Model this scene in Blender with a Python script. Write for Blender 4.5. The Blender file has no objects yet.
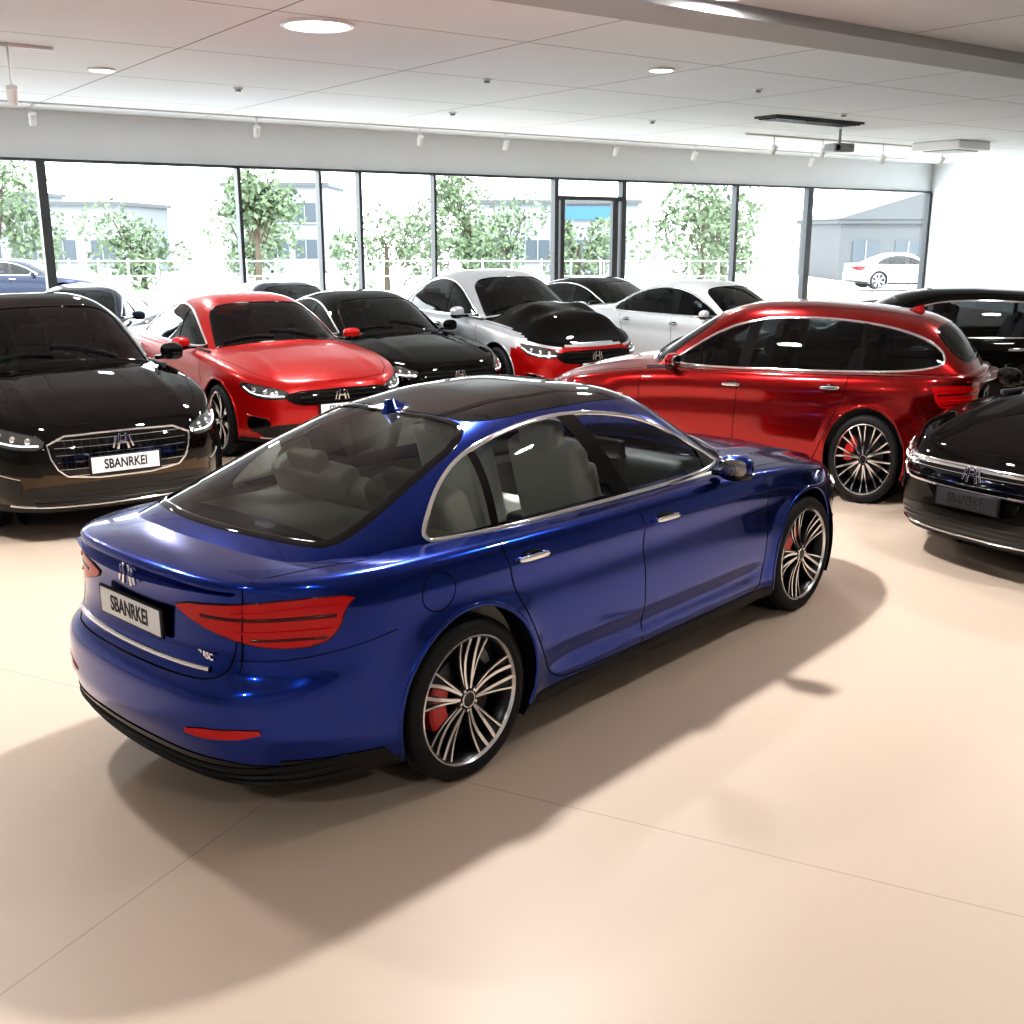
import bpy, bmesh, numpy as np, math, random
from mathutils import Vector, Matrix
from mathutils.bvhtree import BVHTree
from mathutils.geometry import delaunay_2d_cdt
random.seed(4)
S=bpy.context.scene
FPX=1080; PITCH=.253; CH=2.223
# ------------------------------------------------------------ materials
def mat(name,col,rough=.5,metal=0,coat=0,spec=.5,emit=None,es=0,noise=None,bump=0,coatr=.02):
    m=bpy.data.materials.new(name); m.use_nodes=True
    nt=m.node_tree; b=nt.nodes['Principled BSDF']
    b.inputs['Base Color'].default_value=(*col,1)
    b.inputs['Roughness'].default_value=rough
    b.inputs['Metallic'].default_value=metal
    b.inputs['Coat Weight'].default_value=coat
    b.inputs['Coat Roughness'].default_value=coatr
    b.inputs['Specular IOR Level'].default_value=spec
    if emit: b.inputs['Emission Color'].default_value=(*emit,1); b.inputs['Emission Strength'].default_value=es
    if noise:
        sc,amt=noise
        tc=nt.nodes.new('ShaderNodeTexCoord'); n=nt.nodes.new('ShaderNodeTexNoise'); n.inputs['Scale'].default_value=sc; n.inputs['Detail'].default_value=3
        nt.links.new(tc.outputs['Object'],n.inputs['Vector'])
        mx=nt.nodes.new('ShaderNodeMix'); mx.data_type='RGBA'
        mx.inputs[6].default_value=(*[v*(1-amt) for v in col],1); mx.inputs[7].default_value=(*[min(1,v*(1+amt)) for v in col],1)
        nt.links.new(n.outputs['Fac'],mx.inputs[0]); nt.links.new(mx.outputs[2],b.inputs['Base Color'])
        if bump:
            bp=nt.nodes.new('ShaderNodeBump'); bp.inputs['Strength'].default_value=bump; bp.inputs['Distance'].default_value=.02
            nt.links.new(n.outputs['Fac'],bp.inputs['Height']); nt.links.new(bp.outputs['Normal'],b.inputs['Normal'])
    return m
def paint(name,col,metal=.6,rough=.3,spec=.5,coat=.8): return mat(name,col,rough,metal,coat=coat,noise=(900,.12),spec=spec)
def glassmat(name,tint,gl=1.0,ior=1.5):
    m=bpy.data.materials.new(name); m.use_nodes=True; nt=m.node_tree; nt.nodes.clear()
    o=nt.nodes.new('ShaderNodeOutputMaterial'); mx=nt.nodes.new('ShaderNodeMixShader')
    t=nt.nodes.new('ShaderNodeBsdfTransparent'); t.inputs[0].default_value=(*tint,1)
    g=nt.nodes.new('ShaderNodeBsdfGlossy'); g.inputs['Roughness'].default_value=.01; g.inputs[0].default_value=(gl,gl,gl,1)
    f=nt.nodes.new('ShaderNodeFresnel'); f.inputs[0].default_value=ior
    nt.links.new(f.outputs[0],mx.inputs[0]); nt.links.new(t.outputs[0],mx.inputs[1]); nt.links.new(g.outputs[0],mx.inputs[2]); nt.links.new(mx.outputs[0],o.inputs[0])
    return m
M={}
M['blue']=paint('blue_metallic_paint',(.001,.027,.27),.97,.19,coat=.8)
M['red']=paint('red_paint',(.42,.003,.003),.45,.28,coat=.5)
M['darkred']=paint('deep_red_paint',(.29,.003,.004),.85,.2,coat=.8)
M['black']=paint('black_paint',(.0024,.0021,.0020),0,.3,spec=.0,coat=.6)
M['bronze_refl']=paint('painted_bronze_reflection',(.055,.036,.014),.8,.25,coat=.6)  # gold floor reflection painted into the black car's lower bumper colour
M['navy']=paint('navy_paint',(.008,.014,.035),.3,.3,spec=.1,coat=.6)
M['silver']=paint('silver_paint',(.50,.53,.57),.5,.3)
M['white']=paint('white_paint',(.55,.58,.61),.1,.3)
M['gblack']=mat('gloss_black',(.0025,.0025,.003),.05,0,spec=.5)
M['plastic']=mat('black_plastic',(.008,.008,.009),.45,spec=.3)
M['under']=mat('underbody_black',(.005,.005,.005),.9,spec=.1)
M['chrome']=mat('chrome',(.9,.91,.92),.07,1)
M['alum']=mat('machined_aluminium',(.74,.75,.77),.18,1)
M['rimdark']=mat('rim_dark',(.005,.005,.006),.3,.1)
M['tyre']=mat('tyre_rubber',(.010,.010,.011),.6,noise=(60,.2),spec=.3)
M['disc']=mat('brake_disc',(.06,.06,.065),.4,1)
M['caliper']=mat('red_caliper',(.45,.008,.008),.35,coat=.5)
M['glass']=glassmat('car_glass',(.84,.88,.86),ior=1.42)
M['glassr']=glassmat('car_glass_rear_tint',(.40,.43,.41),ior=1.48)
M['glassd']=glassmat('car_glass_dark',(.26,.28,.29),ior=1.42)
M['lens']=mat('tail_lens_red',(.34,.002,.004),.08,0,spec=.5,emit=(.9,.01,.01),es=.10)
M['lensd']=mat('tail_lens_dark',(.06,.001,.002),.12,0,spec=.5)
M['led']=mat('lamp_led',(.9,.92,.95),.2,0,emit=(1,1,1),es=1.2)
M['headin']=mat('headlamp_inner',(.14,.145,.15),.15,.8,coat=1)
M['seat']=mat('seat_leather_beige',(.72,.71,.66),.5,noise=(40,.08))
M['seatd']=mat('seat_leather_dark',(.05,.05,.055),.5,noise=(40,.1))
M['dash']=mat('dashboard_grey',(.04,.04,.045),.6)
M['dashl']=mat('interior_trim_grey',(.44,.43,.40),.6)
M['plate']=mat('plate_white',(.86,.87,.89),.35)
M['ink']=mat('plate_ink',(.01,.01,.02),.5)
M['plated']=mat('plate_dark',(.03,.03,.035),.35)
M['mirror']=mat('mirror_glass',(.35,.35,.36),.03,1)

# ------------------------------------------------------------ mesh utils
def newobj(name,v,f,mats,fm=None,parent=None,smooth=True,angle=None):
    me=bpy.data.meshes.new(name)
    me.from_pydata([tuple(map(float,p)) for p in v],[],[tuple(map(int,q)) for q in f]); 
    for m in mats: me.materials.append(m)
    if fm is not None: me.polygons.foreach_set('material_index',np.array(fm,dtype=np.int32))
    me.polygons.foreach_set('use_smooth',[smooth]*len(me.polygons))
    me.update()
    if angle and smooth:
        me.set_sharp_from_angle(angle=math.radians(angle))
    o=bpy.data.objects.new(name,me); S.collection.objects.link(o)
    if parent: o.parent=parent
    return o
class Bld:
    def __init__(s): s.v=[];s.f=[];s.m=[];s.mats=[]
    def mi(s,m):
        if m not in s.mats: s.mats.append(m)
        return s.mats.index(m)
    def add(s,v,f,m):
        o=len(s.v); k=s.mi(m)
        s.v+= [tuple(p) for p in v]; s.f+=[tuple(i+o for i in q) for q in f]; s.m+=[k]*len(f)
    def bm(s,bm,m):
        bm.verts.ensure_lookup_table()
        for i,vv in enumerate(bm.verts): vv.index=i
        s.add([v.co[:] for v in bm.verts],[[v.index for v in f.verts] for f in bm.faces],m); bm.free()
    def box(s,c,d,m,bev=0,rot=(0,0,0),seg=3,taper=None):
        bm=bmesh.new(); bmesh.ops.create_cube(bm,size=1)
        for v in bm.verts:
            v.co=Vector((v.co.x*d[0],v.co.y*d[1],v.co.z*d[2]))
            if taper and v.co.z>0: v.co.x*=taper[0]; v.co.y*=taper[1]
        if bev: bmesh.ops.bevel(bm,geom=bm.edges[:],offset=bev,segments=seg,profile=.6,affect='EDGES')
        R=Matrix.Translation(c)@Matrix.Rotation(rot[2],4,'Z')@Matrix.Rotation(rot[1],4,'Y')@Matrix.Rotation(rot[0],4,'X')
        bmesh.ops.transform(bm,matrix=R,verts=bm.verts); s.bm(bm,m)
    def blob(s,c,d,m,rot=(0,0,0),n=3.2,sub=4):
        bm=bmesh.new(); bmesh.ops.create_cube(bm,size=2); bmesh.ops.subdivide_edges(bm,edges=bm.edges[:],cuts=9,use_grid_fill=True)
        for v in bm.verts:
            q=v.co.normalized(); r=(abs(q.x)**n+abs(q.y)**n+abs(q.z)**n)**(-1/n); q=q*r
            v.co=Vector((q.x*d[0]/2,q.y*d[1]/2,q.z*d[2]/2))
        R=Matrix.Translation(c)@Matrix.Rotation(rot[2],4,'Z')@Matrix.Rotation(rot[1],4,'Y')@Matrix.Rotation(rot[0],4,'X')
        bmesh.ops.transform(bm,matrix=R,verts=bm.verts); s.bm(bm,m)
    def cyl(s,c,r,h,m,axis='Z',n=24,r2=None,rot=None):
        bm=bmesh.new(); bmesh.ops.create_cone(bm,cap_ends=True,segments=n,radius1=r,radius2=r if r2 is None else r2,depth=h)
        R=Matrix.Translation(c)
        if rot: R=R@Matrix.Rotation(rot[2],4,'Z')@Matrix.Rotation(rot[1],4,'Y')@Matrix.Rotation(rot[0],4,'X')
        if axis=='Y': R=R@Matrix.Rotation(math.pi/2,4,'X')
        if axis=='X': R=R@Matrix.Rotation(math.pi/2,4,'Y')
        bmesh.ops.transform(bm,matrix=R,verts=bm.verts); s.bm(bm,m)
    def lathe(s,prof,m,n=48):
        v=[];f=[]
        for i in range(n):
            a=2*math.pi*i/n
            for r,y in prof: v.append((r*math.cos(a),y,r*math.sin(a)))
        k=len(prof)
        for i in range(n):
            j=(i+1)%n
            for q in range(k-1): f.append((i*k+q,i*k+q+1,j*k+q+1,j*k+q))
        s.add(v,f,m)
    def obj(s,name,parent=None,smooth=True,angle=40):
        return newobj(name,s.v,s.f,s.mats,s.m,parent,smooth,angle)
def empty(name,loc=(0,0,0)):
    o=bpy.data.objects.new(name,None); S.collection.objects.link(o); o.location=loc; return o

def curve(pts,sig=.08):
    xs=[p[0] for p in pts]; ys=[p[1] for p in pts]
    n=1200; a,b=xs[0]-.5,xs[-1]+.5; X=np.linspace(a,b,n)
    Y=np.interp(X,xs,ys)
    sl=(ys[1]-ys[0])/(xs[1]-xs[0]); sr=(ys[-1]-ys[-2])/(xs[-1]-xs[-2])
    Y=np.where(X<xs[0],ys[0]+(X-xs[0])*sl,Y); Y=np.where(X>xs[-1],ys[-1]+(X-xs[-1])*sr,Y)
    dx=X[1]-X[0]; k=int(3*sig/dx)+1; g=np.exp(-.5*(np.arange(-k,k+1)*dx/sig)**2); g/=g.sum()
    Yp=np.concatenate([Y[0]+(np.arange(-k,0))*(Y[1]-Y[0]),Y,Y[-1]+np.arange(1,k+1)*(Y[-1]-Y[-2])])
    Y=np.convolve(Yp,g,'valid')
    return lambda x: np.interp(x,X,Y)
def sst(a,b,x):
    t=np.clip((x-a)/(b-a),0,1); return t*t*(3-2*t)
def inpoly(P,poly):
    x,y=P[:,0],P[:,1]; r=np.zeros(len(P),bool); n=len(poly)
    for i in range(n):
        x1,y1=poly[i]; x2,y2=poly[(i+1)%n]
        if y1==y2: continue
        c=((y1>y)!=(y2>y))&(x<(x2-x1)*(y-y1)/(y2-y1)+x1); r^=c
    return r
def nearest(P,poly):
    best=np.full(len(P),1e9); Q=P.copy(); n=len(poly)
    for i in range(n):
        a=np.array(poly[i]);b=np.array(poly[(i+1)%n]);d=b-a
        t=np.clip(((P-a)@d)/(d@d+1e-12),0,1); c=a+t[:,None]*d; e=((P-c)**2).sum(1)
        m=e<best; best[m]=e[m]; Q[m]=c[m]
    return Q
def dense(pts,step,closed=True):
    o=[];n=len(pts)
    for i in range(n if closed else n-1):
        a=np.array(pts[i],float);b=np.array(pts[(i+1)%n],float); k=max(1,int(np.linalg.norm(b-a)/step+.5))
        for j in range(k): o.append(a+(b-a)*j/k)
    if not closed: o.append(np.array(pts[-1],float))
    return o
def chaikin(pts,it=2,closed=True):
    P=[np.array(p,float) for p in pts]
    for _ in range(it):
        Q=[];n=len(P)
        if not closed: Q.append(P[0])
        for i in range(n if closed else n-1):
            a,b=P[i],P[(i+1)%n]; Q+= [a*.75+b*.25,a*.25+b*.75]
        if not closed: Q.append(P[-1])
        P=Q
    return P
def bvh(v,f): return BVHTree.FromPolygons([Vector(p) for p in v],[tuple(int(i) for i in q) for q in f])
class Proj:
    def __init__(s,tree,D):
        s.t=tree; s.D=Vector(D).normalized()
        if abs(s.D.z)>.9: s.U=Vector((1,0,0)); s.V=Vector((0,1,0))
        else: s.V=Vector((0,0,1)); s.U=s.V.cross(s.D).normalized()
    def uv(s,p): p=Vector([float(q) for q in p]); return (p.dot(s.U),p.dot(s.V))
    def hit(s,a,b,off=0):
        o=s.U*a+s.V*b-s.D*6
        h,n,_,_=s.t.ray_cast(o,s.D)
        if h is None:
            h,n,_,_=s.t.find_nearest(s.U*a+s.V*b-s.D*2)
        if n.dot(s.D)>0: n=-n
        return h+n*off,n
def patch(B,tree,D,pts,m,off=.003,step=.03,smooth=2,uv=False):
    P=Proj(tree,D); poly=[P.uv(p) for p in pts]
    if smooth: poly=[tuple(p) for p in chaikin(poly,smooth)]
    bd=dense(poly,step); bd2=[]
    for p in bd:
        if not bd2 or np.linalg.norm(p-bd2[-1])>1e-4: bd2.append(p)
    bd=bd2; A=np.array(bd); lo=A.min(0); hi=A.max(0)
    gx=np.arange(lo[0]+step/2,hi[0],step); gy=np.arange(lo[1]+step/2,hi[1],step)
    G=np.array([(x,y) for x in gx for y in gy]) if len(gx) and len(gy) else np.zeros((0,2))
    if len(G):
        G=G[inpoly(G,bd)]
        if len(G):
            d=np.sqrt(((G-nearest(G,bd))**2).sum(1)); G=G[d>step*.4]
    allp=[Vector((float(p[0]),float(p[1]))) for p in bd]+[Vector((float(p[0]),float(p[1]))) for p in G]
    r=delaunay_2d_cdt(allp,[],[list(range(len(bd)))],1,1e-6)
    v=[P.hit(p.x,p.y,off)[0] for p in r[0]]
    f=[]
    for t in r[2]:
        a,b,c=[v[i] for i in t[:3]]
        n=(b-a).cross(c-a); f.append(tuple(t) if n.dot(P.D)<0 else tuple(reversed(t)))
    B.add([p[:] for p in v],f,m)
def strip(B,tree,D,pts,w,h,m,closed=False,smooth=2,step=.03,off=0.0):
    P=Proj(tree,D); poly=[P.uv(p) for p in pts]
    if smooth: poly=chaikin(poly,smooth,closed)
    Q=dense(poly,step,closed); R=[P.hit(q[0],q[1],off) for q in Q]
    n=len(R); v=[]
    for i in range(n):
        a=R[(i-1)%n][0] if (closed or i>0) else R[0][0]; b=R[(i+1)%n][0] if (closed or i<n-1) else R[-1][0]
        T=(b-a).normalized(); N=R[i][1]; Bn=N.cross(T).normalized(); c=R[i][0]
        for k,(s,t) in enumerate(((-.5,-.3),(-.42,.6),(-.2,1),(.2,1),(.42,.6),(.5,-.3))): v.append((c+Bn*(w*s)+N*(h*t))[:])
    f=[]
    for i in range(n if closed else n-1):
        j=(i+1)%n
        for k in range(5): f.append((i*6+k,i*6+k+1,j*6+k+1,j*6+k))
    B.add(v,f,m)
def cut(v,f,tree,D,pts,filt,smooth=2,reproject=True):
    P=Proj(tree,D); poly=[P.uv(p) for p in pts]
    if smooth: poly=chaikin(poly,smooth)
    poly=[tuple(p) for p in poly]
    U=np.array(P.U);V=np.array(P.V); C=np.stack([v@U,v@V],1)
    ins=filt(v)&inpoly(C,poly)
    fi=ins[f]; keep=~fi.all(1)
    f2=f[keep]; mv=np.unique(f2[ins[f2]]) if ins[f2].any() else np.array([],int)
    if len(mv):
        Q=nearest(C[mv],poly)
        for i,q in zip(mv,Q):
            if reproject:
                h,_=P.hit(q[0],q[1]); v[i]=h[:]
            else:
                d=q-C[i]; v[i]=v[i]+U*d[0]+V*d[1]
    return v,f2

# ------------------------------------------------------------ wheel
WR=.34
def wheel_mesh(style,capcol='alum',caliper=True):
    B=Bld()
    rr=.268
    prof=[(rr-.004,-.105),(rr+.004,-.118),(rr+.02,-.127),(.305,-.126),(.325,-.115),(.336,-.097),(.34,-.075),(.34,-.05),(.332,-.048),(.332,-.038),(.34,-.036),(.34,-.006),(.332,-.004),(.332,.006),(.34,.008),(.34,.036),(.332,.038),(.332,.048),(.34,.05),(.34,.075),(.336,.107),(.325,.135),(.305,.146),(rr,.14)]
    B.lathe(prof,M['tyre'],72)
    B.lathe([(rr+.003,-.119),(rr-.003,-.122),(rr-.008,-.116),(rr-.012,-.108)],M['alum'],72)
    B.lathe([(rr-.012,-.108),(rr-.03,-.085),(rr-.035,.0),(rr-.03,.11),(rr,.14)],M['rimdark'],60)
    B.lathe([(.0,.03),(rr-.02,.03)],M['under'],40)
    B.lathe([(.0,-.02),(.06,-.02),(.062,-.045),(.175,-.045),(.175,-.02),(.0,-.02)],M['disc'],48)
    if caliper:
        v=[];n=9
        for i in range(n):
            a=math.radians(150+i*8)
            for r,y in ((.105,-.06),(.105,-.075),(.115,-.082),(.185,-.082),(.198,-.072),(.198,-.01),(.105,-.01)):
                v.append((r*math.cos(a),y,r*math.sin(a)))
        f=[];k=7
        for i in range(n-1):
            for q in range(k): f.append((i*k+q,i*k+(q+1)%k,(i+1)*k+(q+1)%k,(i+1)*k+q))
        f.append(tuple(range(k))); f.append(tuple((n-1)*k+q for q in reversed(range(k))))
        B.add(v,f,M['caliper'])
    def arm(a0,a1,w0,w1,mt,ms,r0=.045,r1=rr-.010,y0=-.098,y1=-.112,dep=.035,sil=.42):
        v=[];f=[];n=7
        for i in range(n):
            t=i/(n-1); r=r0+(r1-r0)*t; a=a0+(a1-a0)*(t**.9); w=(w0+(w1-w0)*t)
            y=y0+(y1-y0)*t+.016*math.sin(math.pi*t)*1.0
            c=Vector((math.cos(a),0,math.sin(a))); d=Vector((-math.sin(a),0,math.cos(a)))
            for s,yy in ((-.5,y+dep),(-.5,y+.004),(-sil,y),(sil,y),(.5,y+.004),(.5,y+dep)):
                p=c*r+d*(w*s); v.append((p.x,yy,p.z))
        k=6
        for i in range(n-1):
            for q in range(k-1): f.append((i*k+q,i*k+q+1,(i+1)*k+q+1,(i+1)*k+q))
        top=[x for x in range(len(f)) if x%5==2]
        B.add(v,[f[x] for x in top],mt); B.add(v,[f[x] for x in range(len(f)) if x not in top],ms)
    d=math.radians
    if style==0:
        for i in range(5):
            a=d(90+72*i)
            for s in (-1,1):
                arm(a+s*d(14),a+s*d(5.5),.016,.022,M['alum'],M['rimdark'],sil=.36)
                arm(a+s*d(20),a+s*d(17),.016,.020,M['alum'],M['rimdark'],y0=-.094,y1=-.110,sil=.22)
                arm(a+s*d(17),a+s*d(11),.03,.05,M['rimdark'],M['rimdark'],y0=-.088,y1=-.100)
    elif style==1:
        for i in range(10):
            a=d(90+36*i)
            arm(a-d(3),a-d(8),.016,.014,M['alum'],M['rimdark'])
            arm(a+d(3),a+d(8),.016,.014,M['alum'],M['rimdark'])
    else:
        for i in range(7):
            a=d(90+360/7*i); arm(a-d(4),a-d(7),.026,.02,M['alum'],M['rimdark']); arm(a+d(4),a+d(7),.026,.02,M['alum'],M['rimdark'])
    B.lathe([(0,-.103),(.03,-.103),(.034,-.098),(.052,-.096),(.062,-.085),(.062,-.04)],M['rimdark'],32)
    B.lathe([(.030,-.104),(.034,-.1045),(.036,-.101)],M['alum'],32)
    for i in range(5):
        a=d(54+72*i); B.cyl((.045*math.cos(a),-.098,.045*math.sin(a)),.007,.01,M['alum'],'Y',8)
    me=B.obj('wheel_tmp',None,True,35); m=me.data; bpy.data.objects.remove(me); return m
WM=[wheel_mesh(0),wheel_mesh(1),wheel_mesh(2,caliper=False)]

# ------------------------------------------------------------ body styles
ROOF={
 'fast':[(-2.4,.88),(-2.15,1.00),(-1.95,1.07),(-1.4,1.27),(-1.0,1.38),(-.6,1.43),(-.2,1.44),(.1,1.415),(.35,1.35),(.75,1.155),(1.12,.965),(1.3,.87)],
 'sedan':[(-2.1,.88),(-1.8,.985),(-1.6,1.08),(-1.25,1.25),(-.9,1.37),(-.5,1.43),(-.15,1.44),(.1,1.42),(.35,1.355),(.75,1.165),(1.12,.965),(1.3,.87)],
 'wagon':[(-2.45,.8),(-2.3,.96),(-2.18,1.12),(-2.0,1.29),(-1.75,1.38),(-1.2,1.435),(-.6,1.46),(-.15,1.45),(.1,1.42),(.35,1.355),(.75,1.165),(1.12,.965),(1.3,.87)],
}
DLO={
 'fast':[(.80,.955),(.64,1.03),(.44,1.13),(.22,1.235),(0,1.30),(-.3,1.342),(-.6,1.342),(-.9,1.305),(-1.12,1.25),(-1.3,1.16),(-1.41,1.06),(-1.45,1.0),(-1.40,.97),(-.5,.96)],
 'sedan':[(.74,.957),(.60,1.035),(.42,1.13),(.22,1.225),(0,1.295),(-.3,1.335),(-.6,1.33),(-.9,1.28),(-1.15,1.19),(-1.35,1.07),(-1.45,.99),(-1.38,.968),(-.5,.96)],
 'wagon':[(.74,.957),(.60,1.035),(.42,1.13),(.22,1.225),(0,1.295),(-.3,1.345),(-.8,1.355),(-1.3,1.325),(-1.7,1.26),(-1.93,1.17),(-2.0,1.08),(-1.95,1.03),(-1.6,.985),(-.5,.96)],
}
BACK={
 'fast':[(-1.02,0),(-1.0,.3),(-.97,.50),(-1.4,.575),(-1.82,.63),(-1.92,.54),(-1.99,.27),(-2.01,0)],
 'sedan':[(-.92,0),(-.9,.3),(-.87,.49),(-1.2,.55),(-1.5,.59),(-1.6,.5),(-1.66,.25),(-1.68,0)],
 'wagon':[(-1.93,0),(-1.91,.3),(-1.87,.47),(-2.0,.52),(-2.08,.52),(-2.16,.45),(-2.2,.25),(-2.21,0)],
}
XA,XB=1.46,-1.36   # axles
def car(name,pose,style='sedan',col='black',wheel=1,res=.03,interior='seatd',glass='glassd',trim='chrome',roofblack=False,hood=None,bump=None,bumpz=.70,front=0,plate='white',chromeDLO=True,hero=False,hb=0):
    x,y,h,sx,sy,sz=pose
    root=empty(name,(x,y,0)); root.rotation_euler=(0,0,h); root.scale=(sx,sy,sz)
    W=.92; L=2.37
    th=np.linspace(0,math.pi,4000)
    nn=np.where(th<math.pi/2,6.0,5.0)
    ang=th; ca2=np.abs(np.cos(ang)); sa2=np.abs(np.sin(ang))
    rho=((ca2)**nn+(sa2)**nn)**(1/nn)
    X0=-np.sign(np.cos(ang))*ca2/rho*L; Y0=sa2/rho*W
    X0=X0*(1-.050*(Y0/W)**2)
    if hero: X0=np.where(X0<0,X0*1.028,X0)
    d=np.r_[0,np.cumsum(np.hypot(np.diff(X0),np.diff(Y0)))]
    NU=int(d[-1]/res)+1; q=np.linspace(0,d[-1],NU)
    xb=np.interp(q,d,X0); yb=np.interp(q,d,Y0)
    zs=curve([(-2.37,.975),(-2.0,.972),(-1.4,.958),(-.5,.938),(.5,.925),(1.0,.90),(1.5,.855),(2.0,.775),(2.37,.70)],.12)
    zc=curve([(-2.37,.985),(-2.25,1.012),(-1.9,1.02),(-1,1.0),(0,1.0),(.9,1.0),(1.3,.968),(1.8,.89),(2.15,.795),(2.37,.70)],.07)
    zb=curve([(-2.37,.23),(-1.8,.2),(-1,.175),(1,.175),(1.8,.19),(2.37,.2)],.1)
    if hero: offR=curve([(.1,.16),(.2,.10),(.3,.03),(.42,.0),(.56,.0),(.60,.015),(.64,.070),(.72,.092),(.86,.100),(.93,.092),(.97,.062),(1.05,.05)],.012)
    else: offR=curve([(.1,.16),(.2,.10),(.3,.03),(.42,.0),(.56,.0),(.60,.012),(.64,.045),(.72,.06),(.86,.065),(.93,.055),(.97,.01),(1.05,-.01)],.012)
    offF=curve([(.1,-.16),(.2,-.07),(.3,-.01),(.42,.0),(.52,.0),(.62,-.02),(.68,-.045),(.74,-.09),(.85,-.14)],.015)
    NV=max(18,int(.78/res)); NT=max(14,int(1.0/res/1.3))
    rows=[]
    ys=yb/W
    zsb=zs(xb); zbb=zb(xb)
    def sidept(k):
        z=zbb+(zsb-zbb)*k
        g=np.interp(z,[.15,.2,.28,.4,.55,.7,1.1],[.945,.965,.985,.995,1.0,1.0,.995])
        yy=yb*g
        zcr=zsb-.105
        t=np.maximum(0,z-zcr+.008); yy=yy-np.where(yb>.3,1,yb/.3)*(.36*t*t/(t+.015))
        yy=yy-.014*np.exp(-((z-(zcr-.10))/.07)**2)*(ys>.9)*sst(-1.9,-1.2,xb)*(1-sst(1.2,1.9,xb))
        lowc=.018*np.exp(-((z-.36)/.05)**2)*sst(-1.0,-.7,xb)*(1-sst(.8,1.1,xb)); yy=yy-lowc
        for xw in (XA,XB):
            dd=np.hypot(xb-xw,z-WR); yy=yy+.018*np.exp(-((dd-.38)/.07)**2)*(ys>.8)
        xx=xb+offR(z)*sst(1.75,2.25,-xb)+offF(z)*sst(1.7,2.25,xb)
        return xx,yy,z
    xx,yy,z=sidept(np.zeros(NU)); rows.append((xx*.985,yy*.93,z+.0))
    for j in range(NV+1): rows.append(sidept(np.full(NU,j/NV)))
    ex,ey,ez=rows[-1]
    o=np.argsort(ex); exs,eys=ex[o],ey[o]
    spx=np.clip(ex,-1.6,1.6)
    for j in range(1,NT+1):
        r=j/NT; r=r**1.15
        X=ex*(1-r)+spx*r; Y=ey*(1-r)
        ye=np.interp(X,exs,eys); ye=np.maximum(ye,.3)
        Z=zs(X)+(zc(X)-zs(X))*(1-np.clip(Y/ye,0,1)**2.4)
        Z=Z+.010*np.exp(-((Y-.52)/.05)**2)*sst(1.0,1.4,X)*(1-sst(1.9,2.3,X))
        if hb: Z=Z+hb*sst(.92,1.2,X)*(1-sst(1.75,2.2,X))*np.exp(-(Y/.6)**6)*(1+.25*np.sin(X*14)*np.exp(-((Y-.4)/.2)**2))
        rows.append((X,Y,Z))
    G=np.array(rows).transpose(0,2,1)
    e0=NV+1
    it=max(1,int(round((.020/res)**2*4)))
    for _ in range(it):
        lo,hi=e0-6,min(e0+7,len(G)-1)
        G2=G.copy(); G2[lo:hi]=(G[lo-1:hi-1]+2*G[lo:hi]+G[lo+1:hi+1])/4; G=G2
    G[:,0,1]=0; G[:,-1,1]=0; G[-1,:,1]=0
    NR=G.shape[0]
    vv=G.reshape(-1,3); idx=np.arange(NR*NU).reshape(NR,NU)
    f=np.stack([idx[:-1,:-1],idx[:-1,1:],idx[1:,1:],idx[1:,:-1]],-1).reshape(-1,4)
    v2=vv.copy(); v2[:,1]*=-1
    V=np.vstack([vv,v2]); F=np.vstack([f,f[:,::-1]+len(vv)])
    tl=bvh(V,F)
    rt=curve(ROOF[style],.07)
    xr0,xr1=ROOF[style][0][0],ROOF[style][-1][0]
    gw=curve([(xr0,.60),(-1.75,.735) if style!='wagon' else (-1.9,.745),(-1,.795),(0,.82),(.7,.80),(1.3,.70)],.15)
    NX=int((xr1-xr0)/res)+1; gx=np.linspace(xr0,xr1,NX); NP=max(16,int(1.15/res)); n=4.2
    ph=np.linspace(0,math.pi/2,NP); rho=(np.cos(ph)**n+np.sin(ph)**n)**(1/n); cc=np.cos(ph)/rho; qq=np.sin(ph)/rho
    base=zs(gx)-.04; Hh=rt(gx)-base
    Hh=np.maximum(Hh,.0)
    Zg=base[None]+Hh[None]*qq[:,None]
    Yg=cc[:,None]*(gw(gx)[None]-.40*np.maximum(0,Zg-base[None]))
    brk=.12 if style!='wagon' else .1
    Xg=gx[None]-.20*(sst(-.1,1.0,gx)*1.0)[None]*(cc**2)[:,None]*1.0+brk*(sst(.5,1.8,-gx))[None]*(cc**2)[:,None]
    Gg=np.stack([Xg,Yg,Zg],-1); Gg[-1,:,1]=0
    idx=np.arange(NP*NX).reshape(NP,NX)
    f=np.stack([idx[:-1,:-1],idx[1:,:-1],idx[1:,1:],idx[:-1,1:]],-1).reshape(-1,4)
    vg=Gg.reshape(-1,3); vg2=vg.copy(); vg2[:,1]*=-1
    VG=np.vstack([vg,vg2]); FG=np.vstack([f,f[:,::-1]+len(vg)])
    tg=bvh(VG,FG)
    for sgn in (1,-1):
        for xw in (XA,XB):
            circ=[(xw+.382*math.cos(a),0,WR+.015+.382*math.sin(a)) for a in np.linspace(0,2*math.pi,64,endpoint=False)]
            V,F=cut(V,F,tl,(0,-sgn,0),circ,lambda v:(v[:,1]*sgn>.5)&(v[:,2]<.9),0,False)
    ins=(np.abs(V[:,1])<.72)&(V[:,0]>(-1.75 if style=='fast' else (-1.4 if style=='sedan' else -2.0)))&(V[:,0]<.88)&(V[:,2]>.85)
    F=F[~ins[F].all(1)]
    dlo=DLO[style]
    wsh=[(1.03,0),(1.01,.3),(.94,.55),(.86,.66),(.84,.67),(.55,.605),(.27,.53),(.31,.3),(.32,0)]
    wsh=[(a,b,0) for a,b in wsh]+[(a,-b,0) for a,b in wsh[-2:0:-1]]
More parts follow.
